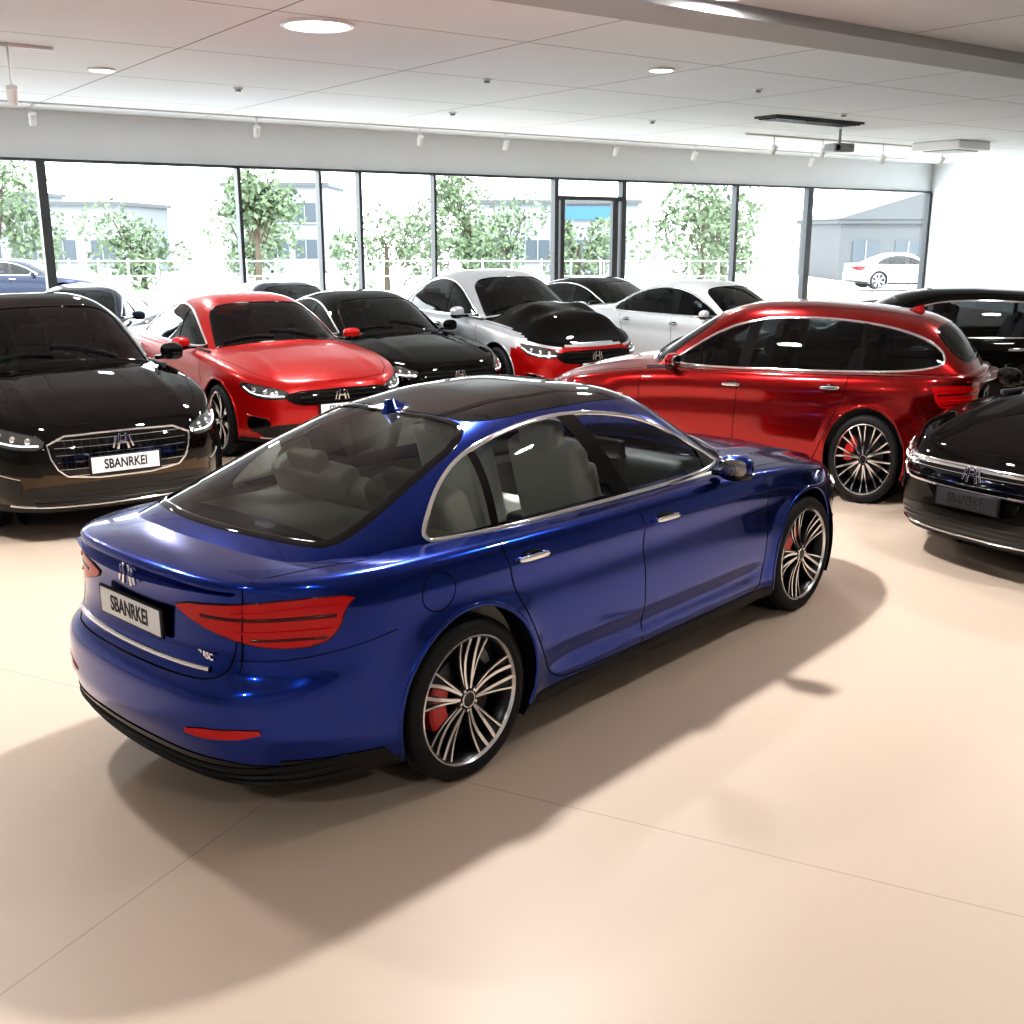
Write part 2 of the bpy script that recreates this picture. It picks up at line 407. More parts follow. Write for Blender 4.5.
    bk=BACK[style]; bk=[(a,b,0) for a,b in bk]+[(a,-b,0) for a,b in bk[-2:0:-1]]
    for sgn in (1,-1):
        VG,FG=cut(VG,FG,tg,(0,-sgn,0),[(a,0,b) for a,b in dlo],lambda v:(v[:,1]*sgn>.3))
    VG,FG=cut(VG,FG,tg,(0,0,-1),wsh,lambda v:(v[:,2]>.9)&(v[:,0]>0))
    VG,FG=cut(VG,FG,tg,(0,0,-1),bk,lambda v:(v[:,2]>.9)&(v[:,0]<-.5))
    pm=M[col]
    fc=V[F].mean(1)
    fm=np.zeros(len(F),int)
    fm[(fc[:,2]<.245)]=1
    if hood: fm[(fc[:,0]>.9)&(fc[:,0]<2.25)&(np.abs(fc[:,1])<.74)&(fc[:,2]>zs(fc[:,0])-.02)]=2
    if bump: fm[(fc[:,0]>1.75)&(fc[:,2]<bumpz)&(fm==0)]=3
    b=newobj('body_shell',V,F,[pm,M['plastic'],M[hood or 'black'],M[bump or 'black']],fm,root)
    bm=bmesh.new(); bm.from_mesh(b.data); bmesh.ops.remove_doubles(bm,verts=bm.verts,dist=.0006); bmesh.ops.recalc_face_normals(bm,faces=bm.faces); bm.to_mesh(b.data); bm.free()
    g=newobj('roof_shell',VG,FG,[pm],None,root)
    bm=bmesh.new(); bm.from_mesh(g.data); bmesh.ops.remove_doubles(bm,verts=bm.verts,dist=.0006); bm.to_mesh(g.data); bm.free()
    B=Bld(); gm=M[glass]
    patch(B,tg,(0,0,-1),wsh,gm,-.004,.04)
    patch(B,tg,(0,0,-1),bk,M['glassr'] if hero else gm,-.004,.04)
    top=lambda X:np.interp(-X,[-p[0] for p in dlo[:-2]],[p[1] for p in dlo[:-2]])
    T=Bld()
    bo=-.12 if style=='fast' else 0
    for sgn in (1,-1):
        D=(0,-sgn,0)
        patch(B,tg,D,[(a,0,b) for a,b in dlo],gm,-.004,.04)
        xe={'fast':-1.07,'sedan':-1.18,'wagon':-1.25}[style]
        patch(T,tg,D,[(-.03+bo,0,.955),(-.15+bo,0,.955),(-.22+bo*2,0,top(-.22+bo*2)),(-.10+bo*2,0,top(-.1+bo*2))],M['gblack'],.002,.03,0)
        patch(T,tg,D,[(xe+.02,0,.955),(xe-.025,0,.955),(xe-.0,0,top(xe)-.005),(xe+.045,0,top(xe)-.0)],M['gblack'],.002,.03,0)
        patch(T,tg,D,[(.745,0,.955),(.56,0,.955),(.52,0,1.075),(.60,0,1.04)],M['gblack'],.002,.03,0)
        strip(T,tg,D,[(a,0,b) for a,b in dlo],.024 if chromeDLO else .016,.007,M[trim] if chromeDLO else M['gblack'],True)
        for xw in (XA,XB):
            pts=[(xw+.385*math.cos(a),0,WR+.015+.385*math.sin(a)) for a in np.linspace(math.radians(-22),math.radians(202),40)]
            strip(T,tl,D,pts,.022,.006,pm,False,0)
        sm=M['under']
        zt=.945
        strip(T,tl,D,[(-.085+bo,0,zt),(-.06+bo,0,.6),(-.05+bo,0,.26)],.008,.0012,sm)
        strip(T,tl,D,[(.96,0,.90),(.99,0,.7),(.98,0,.45),(.96,0,.28),(.9,0,.25)],.008,.0012,sm)
        strip(T,tl,D,[(.9,0,.25),(-.7,0,.25),(-.86,0,.29),(-.93,0,.42),(-1.02,0,.6),(-1.12,0,.78),(-1.16,0,.95)],.008,.0012,sm)
        patch(T,tl,D,[(1.06,0,.24),(-.95,0,.24),(-.95,0,.185),(1.06,0,.185)],M['plastic'],.004,.05,0)
        for hx,hz in ((-.02-.0,.845),(-1.0,.865)):
            hp,nv=Proj(tl,D).hit(*Proj(tl,D).uv((hx,0,hz)))
            T.blob((hp.x,hp.y+sgn*.024,hp.z),(.19,.018,.026),M['chrome'],(0,.03,0))
            for e in (-.075,.075): T.box((hp.x+e,hp.y+sgn*.01,hp.z),(.025,.03,.018),M['chrome'],.005)
            T.blob((hp.x+.0,hp.y+sgn*.0,hp.z-.003),(.14,.012,.055),M['gblack'],n=2.2)
        mx_=.55 if hero else .60
        T.blob((mx_,sgn*.955,1.005),(.12,.19,.12),pm,(0,0,sgn*-.2),2.6)
        T.blob((mx_-.002,sgn*.955,.975),(.117,.182,.085),M['gblack'],(0,0,sgn*-.2),2.6)
        T.blob((mx_-.046,sgn*.962,1.006),(.040,.155,.09),M['mirror'],(0,0,sgn*-.2),2.8)
        T.box((mx_+.01,sgn*.865,.96),(.06,.12,.03),M['gblack'],.012)
    strip(T,tg,(0,0,-1),wsh,.02,.003,M['gblack'],True)
    strip(T,tg,(0,0,-1),bk,.04,.003,M['gblack'],True)
    B.obj('glass',root)
    if roofblack:
        xb0=bk[0][0]; pb=[(.30,0),(.28,.3),(.24,.50),(-.3,.515),(xb0+.09,.48),(xb0+.05,.3),(xb0+.02,0)]
        pb=[(a,b_,0) for a,b_ in pb]+[(a,-b_,0) for a,b_ in pb[-2:0:-1]]
        patch(T,tg,(0,0,-1),pb,M['gblack'],.002,.04)
        strip(T,tg,(0,0,-1),[(-.28,-.5,0),(-.27,0,0),(-.28,.5,0)],.012,.002,M['under'],False,0)
    if style!='sedan':
        xa=-.97 if style=='fast' else -1.6; zr=float(rt(xa))
        fv=[(.1,0,0),(.04,.018,.0),(-.04,.026,0),(-.08,.02,0),(-.08,-.02,0),(-.04,-.026,0),(.04,-.018,0)]
        tp=[(.02,0,.02),(.0,.006,.035),(-.04,.006,.052),(-.07,.005,.055),(-.07,-.005,.055),(-.04,-.006,.052),(0,-.006,.035)]
        dz=float(rt(xa+.1)-rt(xa-.1))/.2
        vs=[(xa+a,b_,zr+c_-.006+a*dz) for a,b_,c_ in fv]+[(xa+a,b_,zr+c_+a*dz) for a,b_,c_ in tp]
        T.add(vs,[(i,(i+1)%7,7+(i+1)%7,7+i) for i in range(7)]+[tuple(range(7,14))],pm)
    R=(1,0,0)
    for sgn in (1,-1):
        Dd=(.72,-sgn*.69,0)
        inn=.27 if hero else .30
        tlp=[(-2.30,sgn*inn,.868),(-2.28,sgn*.62,.90),(-2.15,sgn*.80,.915),(-1.93,sgn*.89,.905),(-2.0,sgn*.89,.865),(-2.02,sgn*.89,.80),(-2.1,sgn*.88,.745),(-2.22,sgn*.76,.745),(-2.30,sgn*.54,.785),(-2.3,sgn*(inn+.04),.835)]
        patch(T,tl,Dd,tlp,M['lens'],.006,.03,1)
        strip(T,tl,Dd,tlp,.012,.006,M['lensd'],True,1)
        strip(T,tl,Dd,[(-2.28,sgn*.60,.865),(-2.15,sgn*.80,.885),(-2.0,sgn*.88,.88)],.008,.012,M['lens'],False,1)
        strip(T,tl,Dd,[(-2.28,sgn*.42,.842),(-2.15,sgn*.80,.85),(-2.03,sgn*.88,.845)],.018,.009,M['lensd'],False,1)
        strip(T,tl,Dd,[(-2.28,sgn*.62,.80),(-2.17,sgn*.80,.805),(-2.05,sgn*.88,.80)],.012,.012,M['lens'],False,1)
        strip(T,tl,Dd,[(-2.26,sgn*.68,.775),(-2.17,sgn*.80,.775),(-2.08,sgn*.88,.77)],.014,.009,M['lensd'],False,1)
        patch(T,tl,Dd,[(-2.35,sgn*.38,.455),(-2.25,sgn*.70,.475),(-2.25,sgn*.72,.44),(-2.35,sgn*.40,.42)],M['lens'],.005,.03,1)
        strip(T,tl,R,[(0,sgn*.60,.90),(0,sgn*.60,.72),(0,sgn*.56,.63),(0,sgn*.4,.62),(0,0,.62)],.008,.0012,M['under'])
        strip(T,tl,(0,0,-1),[(-2.27,sgn*.62,1),(-2.1,sgn*.66,1),(-1.75,sgn*.74,1)],.005,.001,M['under'])
        strip(T,tl,Dd,[(-2.25,sgn*.6,.70),(-2.15,sgn*.8,.70),(-1.95,sgn*.9,.72),(-1.75,sgn*.9,.74)],.004,.001,M['under'])
    dif=[(0,-.78,.335),(0,0,.355),(0,.78,.335),(0,.86,.22),(0,0,.20),(0,-.86,.22)]
    patch(T,tl,R,dif,M['gblack'],.004,.04,1)
    for zz in (.235,.27,.305): strip(T,tl,R,[(0,-.84,zz),(0,0,zz+.005),(0,.84,zz)],.012,.012,M['plastic'],False,1)
    for sgn in (1,-1):
        Dd=(.55,-sgn*.83,0)
        patch(T,tl,Dd,[(-2.2,sgn*.75,.335),(-2.1,sgn*.85,.32),(-1.82,sgn*.9,.29),(-1.76,sgn*.9,.22),(-2.1,sgn*.85,.235),(-2.2,sgn*.75,.24)],M['gblack'],.004,.04,0)
    strip(T,tl,R,[(0,-.50,.655),(0,0,.65),(0,.58,.655)],.022,.012,M['chrome'],False,1)
    if not hero: strip(T,tl,R,[(0,-.36,.885),(0,0,.89),(0,.36,.885)],.006,.003,M['gblack'],False,1)
    def plate_at(fx,z,ph,rear):
        Dv=(1,0,0) if rear else (-1,0,0)
        hp,_=Proj(tl,Dv).hit(*Proj(tl,Dv).uv((0,0,z)))
        s=-1 if rear else 1
        xx=hp.x+s*.014
        T.box((xx,0,z),(.014,.50,.115),M['plastic'],.004)
        T.box((xx+s*.006,0,z),(.008,.47,.10),M['plate' if plate=='white' else 'plated'],.003)
        cu=bpy.data.curves.new('plate_text','FONT'); cu.body='SBANRKEI'; cu.size=.088; cu.align_x='CENTER'; cu.align_y='CENTER'; cu.extrude=.001
        t=bpy.data.objects.new('plate_lettering',cu); S.collection.objects.link(t); cu.materials.append(M['ink'] if plate=='white' else M['alum'])
        t.parent=root; t.location=(xx+s*.0105,0,z); t.rotation_euler=(math.pi/2,0,-math.pi/2 if rear else math.pi/2)
        cu.offset=.002; t.scale=(.76,.95,1)
    plate_at(0,.775,1,True)
    def emblem(z,rear,sc=1):
        Dv=(1,0,0) if rear else (-1,0,0); P=Proj(tl,Dv); hp,_=P.hit(*P.uv((0,0,z))); s=-1 if rear else 1
        for e in (-1,1):
            T.box((hp.x+s*.012,e*.022*sc,z),(.012,.013*sc,.075*sc),M['chrome'],.003,(e*.18,0,0))
            T.box((hp.x+s*.012,e*.045*sc,z+.0*sc),(.012,.010*sc,.06*sc),M['chrome'],.003,(e*.30,0,0))
        T.box((hp.x+s*.012,0,z),(.012,.045*sc,.011*sc),M['chrome'],.003)
    emblem(.918,True,1.1)
    if hero:
        cu=bpy.data.curves.new('badge_text','FONT'); cu.body='SLRSC'; cu.size=.035; cu.extrude=.002; cu.offset=.001
        P=Proj(tl,R); hp,_=P.hit(*P.uv((0,-.50,.70)))
        t=bpy.data.objects.new('trim_badge',cu); S.collection.objects.link(t); cu.materials.append(M['chrome']); t.parent=root
        t.location=(hp.x-.012,-.42,.69); t.rotation_euler=(math.pi/2,0,-math.pi/2+.06)
        fd=[(-1.53+.085*math.cos(a),0,.835+.075*math.sin(a)) for a in np.linspace(0,2*math.pi,20,endpoint=False)]
        strip(T,tl,(0,1,0),fd,.005,.0012,M['under'],True,1)
    Fd=(-1,0,0)
    if front==0:
        gr=[(0,-.50,.67),(0,0,.685),(0,.50,.67),(0,.47,.50),(0,.36,.41),(0,-.36,.41),(0,-.47,.50)]
        nb=6
    elif front==1:
        gr=[(0,-.66,.635),(0,0,.645),(0,.66,.635),(0,.62,.54),(0,.5,.52),(0,-.5,.52),(0,-.62,.54)]; nb=2
    else:
        gr=[(0,-.55,.655),(0,0,.665),(0,.55,.655),(0,.5,.57),(0,.36,.54),(0,-.36,.54),(0,-.5,.57)]; nb=3
    patch(T,tl,Fd,gr,M['gblack'],.003,.03,1)
    strip(T,tl,Fd,gr,.018,.012,M[trim] if front!=2 else M['gblack'],True,1)
    zlo=min(p[2] for p in gr); zhi=.665 if front!=1 else .635
    for i in range(nb):
        zz=zlo+(zhi-zlo)*(i+.6)/nb; wd=np.interp(zz,[zlo,zlo+.07,zhi],[.33,.43,.46]) if front!=1 else .56
        if front==2: wd*=.95
        strip(T,tl,Fd,[(0,-wd,zz),(0,0,zz),(0,wd,zz)],.008,.012,M['chrome' if front!=2 else 'rimdark'],False,0)
    if front==0:
        for i in range(-7,8):
            yy=i*.055; strip(T,tl,Fd,[(0,yy,.45),(0,yy,.655)],.005,.008,M['rimdark'],False,0)
    if front==1:
        strip(T,tl,Fd,[(0,-.80,.655),(0,-.4,.655),(0,0,.66),(0,.4,.655),(0,.80,.655)],.026,.014,M['chrome'],False,1)
    low=[(0,-.70,.36),(0,-.35,.385),(0,.35,.385),(0,.70,.36),(0,.76,.26),(0,.5,.235),(0,-.5,.235),(0,-.76,.26)]
    patch(T,tl,Fd,low,M['gblack'],.004,.04,1)
    for zz in (.27,.30,.33): strip(T,tl,Fd,[(0,-.6,zz),(0,0,zz),(0,.6,zz)],.008,.01,M['plastic'],False,0)
    strip(T,tl,Fd,[(0,-.72,.245),(0,0,.235),(0,.72,.245)],.014,.014,M[trim],False,1)
    for sgn in (1,-1):
        Dd=(-.78,-sgn*.62,0)
        hl=[(2.28,sgn*.50,.665),(2.2,sgn*.66,.70),(2.08,sgn*.80,.725),(1.93,sgn*.88,.735),(2.0,sgn*.87,.68),(2.12,sgn*.82,.62),(2.22,sgn*.68,.60),(2.3,sgn*.53,.60)]
        patch(T,tl,Dd,hl,M['headin'],.004,.03,1)
        strip(T,tl,Dd,hl,.010,.006,M['gblack'],True,1)
        strip(T,tl,Dd,[(2.27,sgn*.54,.625),(2.2,sgn*.68,.625),(2.10,sgn*.81,.645),(2.0,sgn*.86,.70)],.012,.012,M['led'],False,1)
        P=Proj(tl,Dd)
        for (ax,ay,az) in ((2.22,.60,.655),(2.17,.70,.665),(2.1,.79,.68)):
            hp,nv=P.hit(*P.uv((ax,sgn*ay,az)))
            bm=bmesh.new(); bmesh.ops.create_icosphere(bm,subdivisions=2,radius=.026,matrix=Matrix.Translation(hp-nv*.008)); T.bm(bm,M['alum'])
        patch(T,tl,Dd,[(2.25,sgn*.68,.42),(2.05,sgn*.86,.45),(2.05,sgn*.86,.30),(2.25,sgn*.74,.28)],M['gblack'],.004,.03,1)
        strip(T,tl,Dd,[(2.25,sgn*.70,.42),(2.05,sgn*.86,.45)],.010,.010,M[trim],False,1)
        strip(T,tl,(0,0,-1),[(2.15,sgn*.55,1),(1.9,sgn*.70,1),(1.4,sgn*.78,1),(1.0,sgn*.80,1)],.006,.001,M['under'])
    strip(T,tl,(0,0,-1),[(2.16,-.55,1),(2.26,-.3,1),(2.28,0,1),(2.26,.3,1),(2.16,.55,1)],.006,.001,M['under'])
    plate_at(0,.49 if front!=1 else .465,0,False)
    emblem(.62 if front!=2 else .61,False,1.3)
    for yy in (-.35,.15):
        strip(T,tg,(0,0,-1),[(.96,yy+.25,1),(.90,yy,1),(.86,yy-.25,1)],.014,.012,M['plastic'],False,1,off=.006)
    T.obj('body_trim',root,True,50)
    U=Bld()
    U.box((0,0,.30),(4.0,1.1,.20),M['under'])
    for sgn in (1,-1):
        U.box((.05,sgn*.70,.215),(1.95,.30,.05),M['under'])
        for xw in (XA,XB):
            n=28; v=[]
            for i in range(n+1):
                a=math.radians(-30)+math.radians(240)*i/n
                for yy in (.56,.895): v.append((xw+.385*math.cos(a),sgn*yy,WR+.015+.385*math.sin(a)))
            fsl=[(2*i,2*i+1,2*i+3,2*i+2) for i in range(n)]
            U.add(v,fsl,M['under'])
            c=[(xw,sgn*.56,WR+.015)]+[(xw+.385*math.cos(a),sgn*.56,WR+.015+.385*math.sin(a)) for a in np.linspace(0,2*math.pi,32,endpoint=False)]
            U.add(c,[(0,i+1,(i+1)%32+1) for i in range(32)],M['under'])
    U.obj('underbody',root,False)
    k=0
    for xw in (XA,XB):
        for sgn in (1,-1):
            k+=1; w=bpy.data.objects.new(f'wheel_{k}',WM[wheel]); S.collection.objects.link(w); w.parent=root
            w.location=(xw,sgn*.785,WR); w.rotation_euler=(0,(.3,.9,.5,.12)[k-1],math.pi if sgn>0 else 0)
    I=Bld(); sm=M[interior]; dl=M['dashl'] if interior=='seat' else M['dash']
    rear_end=-1.55 if style!='wagon' else -1.95
    I.box(((.95+rear_end)/2,0,.40),(.95-rear_end,1.5,.04),M['dash'])
    for sgn in (1,-1):
        I.box(((.95+rear_end)/2,sgn*.775,.67),(.95-rear_end,.035,.56),dl,.012)
        I.box((-.1,sgn*.735,.84),(1.9,.06,.05),sm,.02)
        yy=sgn*.37
        I.box((.05,yy,.60),(.52,.50,.16),sm,.06,(0,-.12,0),4)
        I.box((-.24,yy,.90),(.13,.47,.62),sm,.055,(0,-.30,0),4)
        I.box((-.20,yy+.19,.86),(.15,.10,.46),sm,.04,(0,-.30,0),4); I.box((-.20,yy-.19,.86),(.15,.10,.46),sm,.04,(0,-.30,0),4)
        I.box((-.355,yy,1.215),(.09,.26,.16),sm,.04,(0,-.2,0),4)
        for e in (-.06,.06): I.cyl((-.345,yy+e,1.13),.008,.14,M['chrome'],n=8)
        I.box((-.80,yy,.60),(.50,.62,.17),sm,.06,(0,-.12,0),4)
        I.box((-1.10,yy,.86),(.14,.60,.56),sm,.055,(0,-.42,0),4)
        I.box((-1.225,yy,1.12),(.08,.26,.13),sm,.035,(0,-.3,0),4)
    I.box((-1.08,0,.84),(.13,.22,.5),sm,.05,(0,-.42,0),4)
    I.box((-.80,0,.62),(.48,.25,.16),sm,.06,(0,-.12,0),4)
    I.box((.30,0,.62),(.9,.20,.22),M['dash'],.04)
    I.box((.78,0,.85),(.42,1.48,.20),M['dash'],.07,(0,.12,0),4)
    I.box((.60,0,.96),(.05,.30,.16),M['gblack'],.02,(0,-.2,0))
    I.box(((rear_end-1.25)/2-.0,0,.945),(abs(rear_end+1.25)+.25,1.36,.03),dl,.01)
    v=[];f=[]; R_=.18
    for i in range(28):
        a=2*math.pi*i/28
        for j in range(8):
            b_=2*math.pi*j/8; r=R_+.014*math.cos(b_); v.append((.014*math.sin(b_),r*math.cos(a),r*math.sin(a)))
    for i in range(28):
        for j in range(8): f.append((i*8+j,i*8+(j+1)%8,((i+1)%28)*8+(j+1)%8,((i+1)%28)*8+j))
    Rm=Matrix.Translation((.44,.37,.90))@Matrix.Rotation(-.4,4,'Y')
    I.add([(Rm@Vector(p))[:] for p in v],f,M['dash'])
    I.box((.45,.37,.90),(.04,.32,.06),M['dash'],.015,(0,-.4,0))
    I.box((.30,0,1.315),(.06,.22,.06),M['dash'],.02)
    I.obj('interior',root,True,50)
    return root

car('blue_fastback_car',(.126,5.715,.829,1.008,.951,1.038),'fast','blue',0,.014,'seat','glass',roofblack=True,hero=True)
car('black_sedan_car',(-4.28,9.83,-.95,1.02,1.05,1.18),'sedan','black',1,.025,bump='bronze_refl',bumpz=.44)
car('red_sedan_car',(-3.05,12.67,-.96,1,1.06,1.08),'sedan','red',2,.03,front=2)
car('black_sedan_car',(-1.95,14.45,-.96,1,1,1.04),'sedan','black',2,.035,front=2)
car('silver_crossover_car',(-.2,15.6,-1.0,1.0,1.06,1.20),'sedan','silver',2,.035,hood='black',bump='red',front=2,hb=.15)
car('red_station_wagon',(2.32,10.22,2.66,.86,1.0,1.12),'wagon','darkred',1,.025)
car('black_sedan_car',(4.90,8.08,-2.58,.95,.95,1.12),'sedan','black',1,.03,front=1,plate='dark')
car('navy_sedan_car',(-6.75,17.3,-1.45,1,1,1),'sedan','navy',2,.04,front=2)
car('navy_sedan_car',(-3.9,18.9,-.96,1,1,1),'sedan','navy',2,.04,front=2)
car('white_sedan_car',(3.15,17.2,-.85,1,1,1.05),'sedan','white',2,.04,front=2)
car('black_sedan_car',(1.7,20.5,-.8,1,1,1.0),'sedan','black',2,.04,front=2)
car('black_station_wagon',(5.0,13.5,2.9,1,1,1.08),'wagon','black',2,.035)
# cars parked outside
car('parked_car',(16.2,46,.1,1,1,1),'sedan','silver',2,.05,front=2)
car('parked_car',(-15.5,35,.1,1,1,1),'wagon','navy',2,.05,front=2)

# ------------------------------------------------------------ camera
cd=bpy.data.cameras.new('camera'); co=bpy.data.objects.new('camera',cd); S.collection.objects.link(co); S.camera=co
cd.sensor_width=36; cd.lens=FPX/1024*36; co.location=(0,0,CH); co.rotation_euler=(math.pi/2-PITCH,0,0)
cd.clip_end=300
# ------------------------------------------------------------ room
def tilemat(name,c1,c2,rough,scale,w,rotz,spec=.5,bw=.9,loc=(1.3,.4,0)):
    m=mat(name,c1,rough,spec=spec); nt=m.node_tree; b=nt.nodes['Principled BSDF']
    tc=nt.nodes.new('ShaderNodeTexCoord'); mp=nt.nodes.new('ShaderNodeMapping'); mp.inputs['Rotation'].default_value=(0,0,rotz); mp.inputs['Location'].default_value=loc
    br=nt.nodes.new('ShaderNodeTexBrick'); br.offset=.0
    br.inputs['Scale'].default_value=1; br.inputs['Brick Width'].default_value=scale; br.inputs['Row Height'].default_value=scale*bw; br.inputs['Mortar Size'].default_value=w; br.inputs['Mortar Smooth'].default_value=.1
    nz=nt.nodes.new('ShaderNodeTexNoise'); nz.inputs['Scale'].default_value=.5; nz.inputs['Detail'].default_value=4
    mx=nt.nodes.new('ShaderNodeMix'); mx.data_type='RGBA'; mx.inputs[6].default_value=(*[v*.95 for v in c1],1); mx.inputs[7].default_value=(*[min(1,v*1.04) for v in c1],1)
    nt.links.new(tc.outputs['Object'],mp.inputs[0]); nt.links.new(mp.outputs[0],br.inputs[0]); nt.links.new(tc.outputs['Object'],nz.inputs['Vector'])
    nt.links.new(nz.outputs['Fac'],mx.inputs[0]); nt.links.new(mx.outputs[2],br.inputs['Color1']); nt.links.new(mx.outputs[2],br.inputs['Color2']); br.inputs['Mortar'].default_value=(*c2,1)
    nt.links.new(br.outputs['Color'],b.inputs['Base Color'])
    return m
A=math.atan(.724); sv=Vector((math.cos(A),math.sin(A),0)); tv=Vector((math.sin(A),-math.cos(A),0)); O=Vector((-9.1,20,0))
def WL(s,t=0,z=0): return O+sv*s+tv*t+Vector((0,0,z))
CZ=4.35; WT=3.52; S0,S1=-2.4,27.95
fl=tilemat('floor_epoxy',(.56,.455,.37),(.42,.34,.275),.42,5.0,.004,.45,spec=.35,bw=1.0,loc=(2.6,1.4,0))
cl=tilemat('ceiling_panels',(.78,.82,.85),(.34,.35,.36),.85,3.1,.014,-A,spec=.2)
wallm=mat('wall_paint',(.80,.83,.85),.8,noise=(3,.03))
frame=mat('window_frame_grey',(.07,.075,.08),.4,.3)
pA=WL(S0); pB=WL(S1)
poly=[(-11.1,-7),(17,-7),(17,17),(pB.x,pB.y),(pA.x,pA.y)]
def slab(name,z0,z1,m):
    v=[(x,y,z0) for x,y in poly]+[(x,y,z1) for x,y in poly]; n=len(poly)
    f=[tuple(reversed(range(n))),tuple(range(n,2*n))]+[(i,(i+1)%n,n+(i+1)%n,n+i) for i in range(n)]
    return newobj(name,v,f,[m],None,None,False)
slab('floor',-.1,0,fl); slab('ceiling',CZ,CZ+.15,cl)
def wall(name,a,b,z0,z1,th,m,side=1):
    a=Vector((a[0],a[1],0));b=Vector((b[0],b[1],0)); d=(b-a); n=Vector((-d.y,d.x,0)).normalized()*th*side
    v=[(p.x,p.y,z) for z in (z0,z1) for p in (a,b,b+n,a+n)]
    return newobj(name,v,[(3,2,1,0),(4,5,6,7),(0,1,5,4),(1,2,6,5),(2,3,7,6),(3,0,4,7)],[m],None,None,False)
wall('wall_left',(pA.x,pA.y),(-11.1,-7),0,CZ,.2,wallm,-1)
wall('wall_rear',(-11.1,-7),(17,-7),0,CZ,.2,wallm,-1)
wall('wall_right',(17,-7),(17,17),0,CZ,.2,wallm,-1)
wall('wall_side',(17,17),(pB.x,pB.y),0,CZ,.2,wallm,-1)
wall('wall_back',WL(S0),WL(S1),WT,CZ,.25,wallm,1)
wall('trim_1',WL(S0,.04),WL(S1,.04),WT-.05,WT,.16,frame,1)
wall('baseboard_back',WL(S0,.04),WL(S1,.04),0,.16,.2,frame,1)
wgl=glassmat('window_glass',(.95,.97,.97),ior=1.35)
cols=[(-2.3,.1),(.71,.16),(4.44,.07),(6.22,.06),(7.16,.07),(9.04,.06),(12.51,.12),(14.69,.14),(18.84,.12),(21.93,.24),(27.85,.15)]
for i in range(len(cols)-1):
    s0,w0=cols[i]; s1,w1=cols[i+1]
    r=empty(f'window_{i+1}' if i!=6 else 'door_1'); 
    B=Bld()
    def bx(sa,sb,z0,z1,t0,t1,m):
        v=[tuple(WL(s,t,z)) for z in (z0,z1) for s,t in ((sa,t0),(sb,t0),(sb,t1),(sa,t1))]
        B.add(v,[(3,2,1,0),(4,5,6,7),(0,1,5,4),(1,2,6,5),(2,3,7,6),(3,0,4,7)],m)
    bx(s0-w0/2,s0+w0/2,.16,WT-.05,-.08,.10,frame)
    if i==9: bx(s1-w1/2,s1+w1/2,.16,WT-.05,-.08,.10,frame)
    if i==6:
        bx(s0+w0/2,s1-w1/2,3.0,3.1,-.06,.08,frame)
        for (q0,q1) in ((s0+.16,s0+.28),(s1-.34,s1-.16)): bx(q0,q1,.16,3.0,-.04,.06,frame)
        bx(s1-.62,s1-.58,.9,1.5,.06,.10,M['chrome'])
    B.obj('frame',r,False)
    v=[tuple(WL(s,-.02,z)) for s,z in ((s0+w0/2,.16),(s1-w1/2,.16),(s1-w1/2,WT-.05),(s0+w0/2,WT-.05))]
    newobj('pane',v,[(0,1,2,3)],[wgl],None,r,False)
def WLb(name,s,t,z,ds,dt,dz,m,parent=None):
    B=Bld(); B.box(tuple(WL(s,t,z)),(ds,dt,dz),m,0,(0,0,A)); return B.obj(name,parent,False)
p=Vector((4.1,13.1,0))-O; bs,bt=p.dot(sv),p.dot(tv)
WLb('trim_2',bs+2,bt,CZ-.06,20,.75,.12,mat('beam_grey',(.42,.44,.45),.8))
p=Vector((5.8,22.2,0))-O; 
B=Bld(); c=WL(p.dot(sv),p.dot(tv),CZ-.02); vm=mat('vent_dark',(.05,.05,.055),.6)
B.box(tuple(c),(2.6,.55,.04),vm,0,(0,0,A))
for i in range(5): B.box(tuple(c+tv*(-.2+.1*i)+Vector((0,0,-.03))),(2.5,.02,.03),M['rimdark'],0,(0,0,A))
B.obj('ceiling_vent',None,False)
lampw=mat('lamp_glow',(1,1,1),.5,emit=(1,.97,.93),es=10)
whitep=mat('fitting_white',(.8,.8,.8),.4)
greyp=mat('fitting_grey',(.35,.36,.37),.4)
def downlight(x,y,r,watts,soft=None,warm=(1,.98,.95)):
    rt_=empty('ceiling_downlight',(x,y,CZ))
    B=Bld()
    n=48; prof=[(r*1.14,0),(r*1.12,-.025),(r*1.0,-.03),(r*.98,-.015)]
    v=[];f=[]
    for i in range(n):
        a=2*math.pi*i/n
        for rr_,z in prof: v.append((rr_*math.cos(a),rr_*math.sin(a),z))
    k=4
    for i in range(n):
        for q in range(k-1): f.append((i*k+q,i*k+q+1,((i+1)%n)*k+q+1,((i+1)%n)*k+q))
    B.add(v,f,whitep)
    B.add([(0,0,-.016)]+[(r*.99*math.cos(2*math.pi*i/n),r*.99*math.sin(2*math.pi*i/n),-.016) for i in range(n)],[(0,(i+1)%n+1,i+1) for i in range(n)],lampw)
    B.obj('fitting',rt_,True,40)
    l=bpy.data.lights.new('downlight','AREA'); l.shape='DISK'; l.size=2*r*.95; l.energy=watts; l.color=warm
    lo=bpy.data.objects.new('lamp',l); S.collection.objects.link(lo); lo.parent=rt_; lo.location=(0,0,-.05)
downlight(-2.05,12.3,.34,130)
for x,y,wt in ((.1,6.9,300),(-3.8,6.4,130),(3.9,5.8,70),(5.8,10.5,80),(-7,11,120),(-5.5,15.5,110),(2.0,10.8,75),(9.5,17,150),(2.0,15.5,120),(-2.8,-1.5,85),(2.8,-1.5,85)):  # final pair behind the camera: unseen lamps added as foreground fill
    downlight(x,y,.16,wt)
